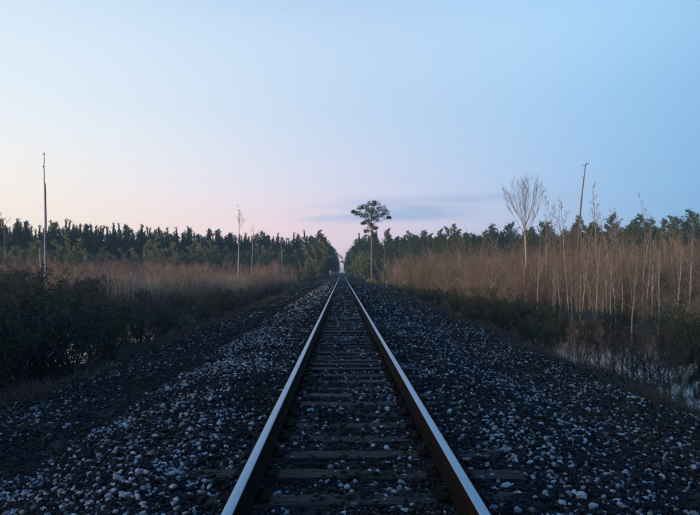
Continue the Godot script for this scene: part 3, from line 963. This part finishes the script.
func build_left_side() -> void:
	var mats := [M.bark, M.leaf]
	# big dark evergreen shrubs along the shaded flank
	var dark := []
	for i in 6: dark.append(leafy(rf(2.3, 3.0), rf(1.2, 1.6), 5200, .075, [Color(.024, .04, .02), Color(.018, .03, .018), Color(.034, .05, .022), Color(.02, .026, .02), Color(.04, .048, .025), Color(.016, .026, .02)][i], 8, .04))
	var spots := []
	for q in [[-8.1, -11.6], [-8.8, -12.4], [-8.0, -13.4], [-9.4, -13.6], [-8.5, -14.8], [-7.7, -15.6], [-9.3, -15.4], [-7.9, -17.6], [-8.9, -17.0], [-7.8, -20.0], [-8.7, -21.4], [-7.5, -22.6], [-7.6, -25.4], [-8.5, -24.0], [-7.5, -28.4], [-7.4, -32.0], [-7.3, -36.0], [-7.2, -41.0], [-7.4, -46.0], [-10.2, -14.6], [-9.9, -16.6], [-8.3, -9.6], [-9.2, -8.0], [-8.2, -6.2], [-9.0, -4.2], [-8.3, -2.0], [-9.1, 0.2], [-8.2, 2.4], [-9.0, 4.6], [-8.4, 7.0], [-9.3, 9.5], [-8.5, 12.0], [-9.2, 15.0], [-8.6, 18.5], [-10.0, -6.8], [-10.2, -2.8], [-10.0, 1.6], [-10.3, 6.0], [-10.1, 10.6], [-10.0, 17.0], [-8.4, 22.0], [-9.6, 24.5], [-8.5, 27.0]]: spots.append(Vector3(q[0], 0, q[1]))
	var tries := 0
	while spots.size() < 112 and tries < 6000:
		tries += 1
		var depth := 13.0 + 50.0 * pow(rng.randf(), 1.25)
		var inner := lerpf(8.0, 7.4, smoothstep(14, 60, depth))
		var x := -(inner + rng.randf() * (depth * .62 + 3.0 - inner))
		if x > -inner: continue
		var px := VANISH.x + x / depth * FOCAL
		if absf(px - 74) < 20 and depth > 18.5 and depth < 30.0: continue      # the open pool with the fallen branches
		var ok := true
		for q in spots:
			if Vector2(x - q.x, -depth - q.z).length() < 1.25: ok = false
		if ok: spots.append(Vector3(x, 0, -depth))
	for p in spots:
		var col: float = VANISH.x + p.x / maxf(-p.z, 4.0) * FOCAL
		var k := rf(.55, 1.0) * (1.15 if col < 100.0 else .8) if p.z < -11.0 else rf(1.0, 1.2)
		var where := "dense blackish evergreen shrub deep in the shaded swamp margin"
		if Vector2(p.x + 10.6, p.z + 24.0).length() < 5.0: where = "blackish evergreen shrub beside the shaded pool with pale branches"
		elif p.x > -8.7: where = "blackish evergreen shrub at the very foot of the ballast slope"
		elif p.z < -45.0: where = "blackish evergreen shrub bordering the tan marsh reeds"
		plant("dark_shrub", dark[rng.randi() % 6], ["stems", "foliage"], mats, where, "shrub", "evergreen shrubs of the shaded margin", Vector3(p.x, maxf(ground_y(p.x, p.z), WATER - .1), p.z), k)
	# unseen tall evergreen shrubs, added so their long shadows fall on scrub and track
	for q in [[-21, -24], [-24, -20], [-22.5, -16.5], [-24.5, -13], [-22, -9.5], [-24, -6], [-22.5, -2], [-24.5, 2], [-22.5, 6], [-24, 10], [-22.5, 14.5], [-24, 19], [-23, 24], [-24.5, 29]]:
		plant("added_shade_shrub", dark[rng.randi() % 6], ["stems", "foliage"], mats, "tall evergreen shrub added out of view to shade the blackish scrub", "shrub", "added shade shrubs beyond the scrub", Vector3(q[0], -1.35, q[1]), rf(1.9, 2.4))
	# twiggy leafless bushes between them
	var twiggy := []
	for i in 3: twiggy.append(bare(rf(1.8, 2.6), .02, 16, .06, .42, 1.1, Color(.09, .075, .065), Color(.085, .07, .062), 4, Vector3(rf(-.2, .2), 0, rf(-.2, .2)), .12))
	for i in 80:
		var depth := 14.0 + 75.0 * pow(rng.randf(), 1.3)
		var x := -(6.9 + rng.randf() * minf(8.0, depth * .4))
		plant("leafless_bush", twiggy[i % 3], ["stems", "twigs"], [M.bark, M.twig], "grey leafless twiggy bush at the foot of the ballast among blackish shrubs" if x > -9.0 else "grey leafless twiggy bush between blackish shrubs and tan reeds" if depth > 55.0 else "grey leafless twiggy bush deep among the blackish evergreen shrubs", "bush", "leafless bushes of the shaded margin", Vector3(x, maxf(ground_y(x, -depth), WATER - .1) - .03, -depth), rf(.7, 1.15))
	# reeds
	for i in 3:
		var m := clump(34, 2.5, .75, .03, [Color(.5, .36, .25), Color(.56, .43, .3), Color(.42, .29, .2)][i], .16)
		var places := []
		for k in 900:
			var depth := 58.0 + 75.0 * rng.randf()
			var x := -(10.0 + rng.randf() * (depth * .44 - 6.0))
			var f := patch.get_noise_2d(x * 1.5, depth * 1.5)
			if f < -.22: continue
			var s := rf(.75, 1.15) * (1.0 + .3 * f)
			places.append(Transform3D(Basis(Vector3.UP, rf(0, TAU)).scaled(Vector3(s, s, s)), Vector3(x, maxf(ground_y(x, -depth), WATER - .05), -depth)))
		scatter("reeds", m, M.straw, places, PackedColorArray(), self, ["tan dry reeds covering the marsh before the pines", "pale straw reeds mixed through the marsh before the pines", "reddish brown reeds mixed through the marsh before the pines"][i], "reeds")
	for i in 2:
		var m := brush(13, [3.4, 4.2][i], 1.0, [Color(.36, .265, .18), Color(.27, .2, .145)][i])
		var places := []
		for k in 420:
			var depth := 60.0 + 65.0 * rng.randf()
			var x := -(9.0 + rng.randf() * (depth * .6 - 9.0))
			if patch.get_noise_2d(x * 1.5 + 80.0, depth * 1.5) < -.12: continue
			var s := rf(.6, 1.15) * (1.0 + .4 * patch.get_noise_2d(x * 3.0, depth * 3.0))
			places.append(Transform3D(Basis(Vector3.UP, rf(0, TAU)).scaled(Vector3(s, s, s)), Vector3(x, maxf(ground_y(x, -depth), WATER - .05), -depth)))
		scatter("marsh_brush", m, M.twig, places, PackedColorArray(), self, ["tan leafless brush standing among the marsh reeds", "dull brown leafless brush standing among the marsh reeds"][i], "brush")
	# brown bare bushes rising from the reeds
	var brown := []
	for i in 3: brown.append(bare(rf(3.4, 4.4), .03, 18, .08, .4, 1.2, Color(.34, .25, .17), Color(.32, .22, .15), 4, Vector3.ZERO, .1, 2.2))
	for q in [[282, 88, 1.1], [290, 92, .9], [275, 84, .9], [262, 80, .8], [250, 95, .9], [236, 90, .8], [220, 100, .9], [205, 84, .7], [190, 96, .85], [170, 90, .8], [150, 100, .9], [128, 88, .8], [118, 95, 1.0], [100, 72, .9], [88, 70, 1.1], [72, 66, 1.0], [55, 64, 1.1], [30, 62, 1.1], [12, 60, 1.0], [22, 70, 1.3], [48, 76, 1.3], [66, 80, 1.25], [96, 84, 1.2]]:
		var x := away(q[0], q[1])
		plant("brown_bush", brown[rng.randi() % 3], ["stems", "twigs"], [M.bark, M.twig], "rounded brown leafless bush standing in the tan reeds", "bush", "brown bushes in the reeds", Vector3(x, -1.3, -q[1]), q[2])
	for q in [[312, 118, .75], [304, 112, .6], [297, 100, .5], [268, 70, .62], [276, 68, .55], [258, 62, .6], [318, 140, .7], [8, 55, 1.5], [28, 52, 1.45], [60, 56, 1.3], [82, 50, 1.2], [-8, 48, 1.5], [104, 60, 1.1]]:
		var x := away(q[0], q[1])
		plant("green_shrub", dark[[0, 2, 4][rng.randi() % 3]], ["stems", "foliage"], mats, "rounded green shrub growing at the edge of the reeds", "shrub", "green shrubs at the reed edge", Vector3(x, maxf(ground_y(x, -q[1]), WATER - .1), -q[1]), q[2])
	tall_snag()
	tall_bare("pale_bare_tree", "tall pale leafless tree with spreading top twigs rising over the reeds", 239, 82.0, 209, .12, 11, .74, .34, 1.6, Color(.5, .46, .42), Color(.38, .34, .33), 4)
	tall_bare("pale_bare_tree", "pale leafless tree with a thin head beside the taller pale one", 251, 84.0, 227, .1, 9, .7, .3, 1.6, Color(.42, .38, .36), Color(.33, .3, .29), 3)
	tall_bare("pale_bare_tree", "short grey leafless tree standing before the dark pines near the track", 283.5, 112.0, 236, .12, 8, .7, .26, 1.6, Color(.36, .34, .32), Color(.28, .26, .25), 3)
	tall_bare("pale_bare_tree", "thin leafless tree with an open rounded head above the dark tree line", 10, 70.0, 214, .08, 16, .62, .22, .9, Color(.25, .2, .17), Color(.22, .17, .15), 6)

func tall_snag() -> void:
	var depth := 60.0
	var base := Vector3(away(47, depth), -1.4, -depth)
	var s := Shape.new()
	var pts := PackedVector3Array()
	for q in [[47.5, 290], [47.4, 262], [46.6, 240], [47, 224], [46.4, 206], [45.8, 186], [45.3, 184], [44.6, 168], [44.9, 152]]:
		pts.append(Vector3(away(q[0], depth), high(q[1], depth), -depth) - base)
	pts[0].y = -.3
	s.tube(pts, PackedFloat32Array([.15, .135, .125, .115, .1, .09, .06, .05, .03]), 8, Color(.34, .3, .28))
	var knobs := Shape.new()
	for q in [[44.7, 168, 43.6, 166.5], [44.8, 162, 45.6, 160], [46, 186, 46.9, 184], [46.4, 206, 47.4, 204], [44.9, 156, 44.1, 154]]:
		var a := Vector3(away(q[0], depth), high(q[1], depth), -depth) - base
		var b := Vector3(away(q[2], depth), high(q[3], depth), -depth + .1) - base
		knobs.tube(PackedVector3Array([a, b]), PackedFloat32Array([.05, .035]), 5, Color(.3, .27, .25))
	var o := thing("tall_snag", "very tall dead bare tree trunk with a splintered thin tip before the pines", "dead tree", "", base)
	part("trunk", s.mesh(), M.bark, o)
	part("branch_stubs", knobs.mesh(), M.bark, o)
	var d2 := 58.0
	var t := Shape.new()
	var b2 := Vector3(away(42.5, d2), -1.4, -d2)
	var p2 := PackedVector3Array()
	for q in [[43, 290], [42.8, 268], [42, 256], [41.6, 249]]:
		p2.append(Vector3(away(q[0], d2), high(q[1], d2), -d2) - b2)
	p2[0].y = -.3
	t.tube(p2, PackedFloat32Array([.1, .085, .07, .03]), 7, Color(.4, .37, .34))
	var o2 := thing("short_snag", "short pale dead stem at the foot of the very tall dead trunk", "dead tree", "", b2)
	part("trunk", t.mesh(), M.bark, o2)

func build_small_things() -> void:
	# white marker post
	var depth := 112.0
	var x := away(386.5, depth)
	var post := thing("marker_post", "short white marker post standing by the foot of the lone pine", "post", "", Vector3(x, ground_y(x, -depth), -depth))
	part("post", chamfer_box(Vector3(.14, 1.5, .1), .03, Color.WHITE), M.white, post, Vector3(0, .6, 0))
	# golden grass clump under the lone pine
	var tuft_m := clump(160, 1.7, 1.1, .035, Color(.42, .26, .09), .3)
	for q in [[371, 122.0, 1.0], [376, 120.0, .75], [368, 125.0, .7]]:
		var xx := away(q[0], q[1])
		var o := thing("golden_grass", "golden dry grass tussock at the foot of the lone pine", "grass", "golden tussocks under the lone pine", Vector3(xx, ground_y(xx, -q[1]) - .05, -q[1]), rf(0, TAU), q[2])
		part("blades", tuft_m, M.straw, o)
	# dry grass along the foot of the ballast
	var dry := clump(26, .5, .22, .012, Color(.11, .08, .05), .6)
	var places := []
	for i in 900:
		var side := -1.0 if rng.randf() < .5 else 1.0
		var d := 6.0 + 110.0 * pow(rng.randf(), 1.5)
		var xx := side * (rf(5.3, 8.2) if side < 0 else rf(5.0, 7.6))
		if ground_y(xx, -d) < WATER - .05: continue
		var s := rf(.35, 1.15)
		places.append(Transform3D(Basis(Vector3.UP, rf(0, TAU)).scaled(Vector3(s, s, s)), Vector3(xx, ground_y(xx, -d), -d)))
	scatter("dry_grass", dry, M.straw, places, PackedColorArray(), self, "sparse dry grass along the foot of the ballast", "grass")
	# dead leaves and twigs littering the banks
	var litter := Shape.new()
	for i in 26:
		var p := Vector3(rf(-.35, .35), rf(.005, .05), rf(-.35, .35))
		if i % 4 == 0:
			litter.tube(wander(p, Vector3(rf(-1, 1), rf(-.05, .25), rf(-1, 1)), rf(.15, .5), 2, .2), taper(3, .006, .003), 3, tint(Color(.12, .095, .075), .4), false)
			continue
		var d := Vector3(rf(-1, 1), rf(-.3, .3), rf(-1, 1)).normalized() * rf(.04, .09)
		var w := d.cross(Vector3(rf(-.4, .4), 1, rf(-.4, .4))).normalized() * .022
		var k0 := litter.v.size()
		litter.quad(p, p + d * .5 + w, p + d, p + d * .5 - w, tint(Color(.11, .075, .045), .5))
		for k in litter.v.size() - k0: litter.n.append(Vector3.UP)
	places = []
	for i in 2600:
		var side := -1.0 if rng.randf() < .5 else 1.0
		var d := 6.0 + 70.0 * pow(rng.randf(), 1.7)
		var xx := side * (rf(5.2, 9.0) if side < 0 else rf(5.4, 8.0))
		if ground_y(xx, -d) < WATER - .02: continue
		var s := rf(.7, 1.3)
		places.append(Transform3D(Basis(Vector3.UP, rf(0, TAU)).scaled(Vector3(s, s, s)), Vector3(xx, ground_y(xx, -d), -d)))
	scatter("leaf_litter", litter.mesh(), M.twig, places, PackedColorArray(), self, "dead brown leaves and twigs littering the banks beside the ballast", "leaf litter")
	# fallen pale branches in the open pool under the dark shrubs
	for q in [[62, 24.0, .35, -.3], [74, 23.0, .6, .5], [84, 25.0, -.2, .9], [70, 27.0, 1.2, .2]]:
		var kit := bare(2.3, .035, 9, .2, .3, .8, Color(.5, .46, .42), Color(.45, .42, .4), 3, Vector3.ZERO, .1)
		var xx := away(q[0], q[1])
		var o := plant("fallen_branch", kit, ["stem", "twigs"], [M.bark, M.twig], "pale dead branch lying in the pool under the blackish shrubs", "branch", "pale branches in the shaded pool", Vector3(xx, WATER + .12, -q[1]))
		o.rotation = Vector3(0, q[3] * 2.0, PI * .5 - .25 * q[2])
	# the leaning stump in the pond's near corner
	var st := Shape.new()
	st.tube(PackedVector3Array([Vector3(-.12, -.5, 0), Vector3(0, 0, 0), Vector3(.15, .32, 0), Vector3(.3, .72, .03)]), PackedFloat32Array([.055, .05, .045, .035]), 8, Color(.15, .13, .11))
	var sx := away(680, 14.6)
	var so := thing("leaning_stump", "short broken trunk leaning out of the pond's blue water", "stump", "", Vector3(sx, WATER, -14.6))
	part("trunk", st.mesh(), M.bark, so)
	# logs afloat
	for q in [[462, 68.0, 3.4, .05], [502, 60.0, 2.2, -.1], [618, 31.0, 1.6, .1], [622, 25.2, 2.0, .05], [655, 25.0, 2.6, -.03], [484, 66.0, 2.4, .12]]:
		var lg := Shape.new()
		lg.tube(wander(Vector3(-q[2] * .5, 0, 0), Vector3(1, 0, 0), q[2], 4, .12), taper(5, .055, .025), 6, Color(.24, .21, .18))
		var xx := away(q[0], q[1])
		var o := thing("floating_log", "pale log lying level in the pond water", "log", "logs in the pond", Vector3(xx, WATER + .005, -q[1]), q[3])
		part("trunk", lg.mesh(), M.bark, o)
	# pale rocks along the ballast foot
	var rocks := []
	for i in 3: rocks.append(stone_mesh())
	for q in [[381, 92.0, .42], [384, 88.0, .3], [388, 90.0, .34], [394, 76.0, .28], [401, 72.0, .22], [409, 60.0, .22], [417, 57.0, .25], [421, 55.0, .2], [306, 100.0, .3], [300, 92.0, .26], [295, 86.0, .3], [313, 120.0, .3], [309, 108.0, .24], [290, 78.0, .2]]:
		var xx := away(q[0], q[1])
		var m: StandardMaterial3D = M.stone
		var o := thing("pale_rock", "pale rock lying at the foot of the ballast slope", "rock", "pale rocks beside the ballast", Vector3(xx, ground_y(xx, -q[1]), -q[1]), rf(0, TAU), q[2])
		var pm: StandardMaterial3D = M.get("rock")
		if pm == null:
			pm = m.duplicate()
			pm.albedo_color = Color(.4, .39, .38).linear_to_srgb()
			M.rock = pm
		part("boulder", rocks[rng.randi() % 3], pm, o)
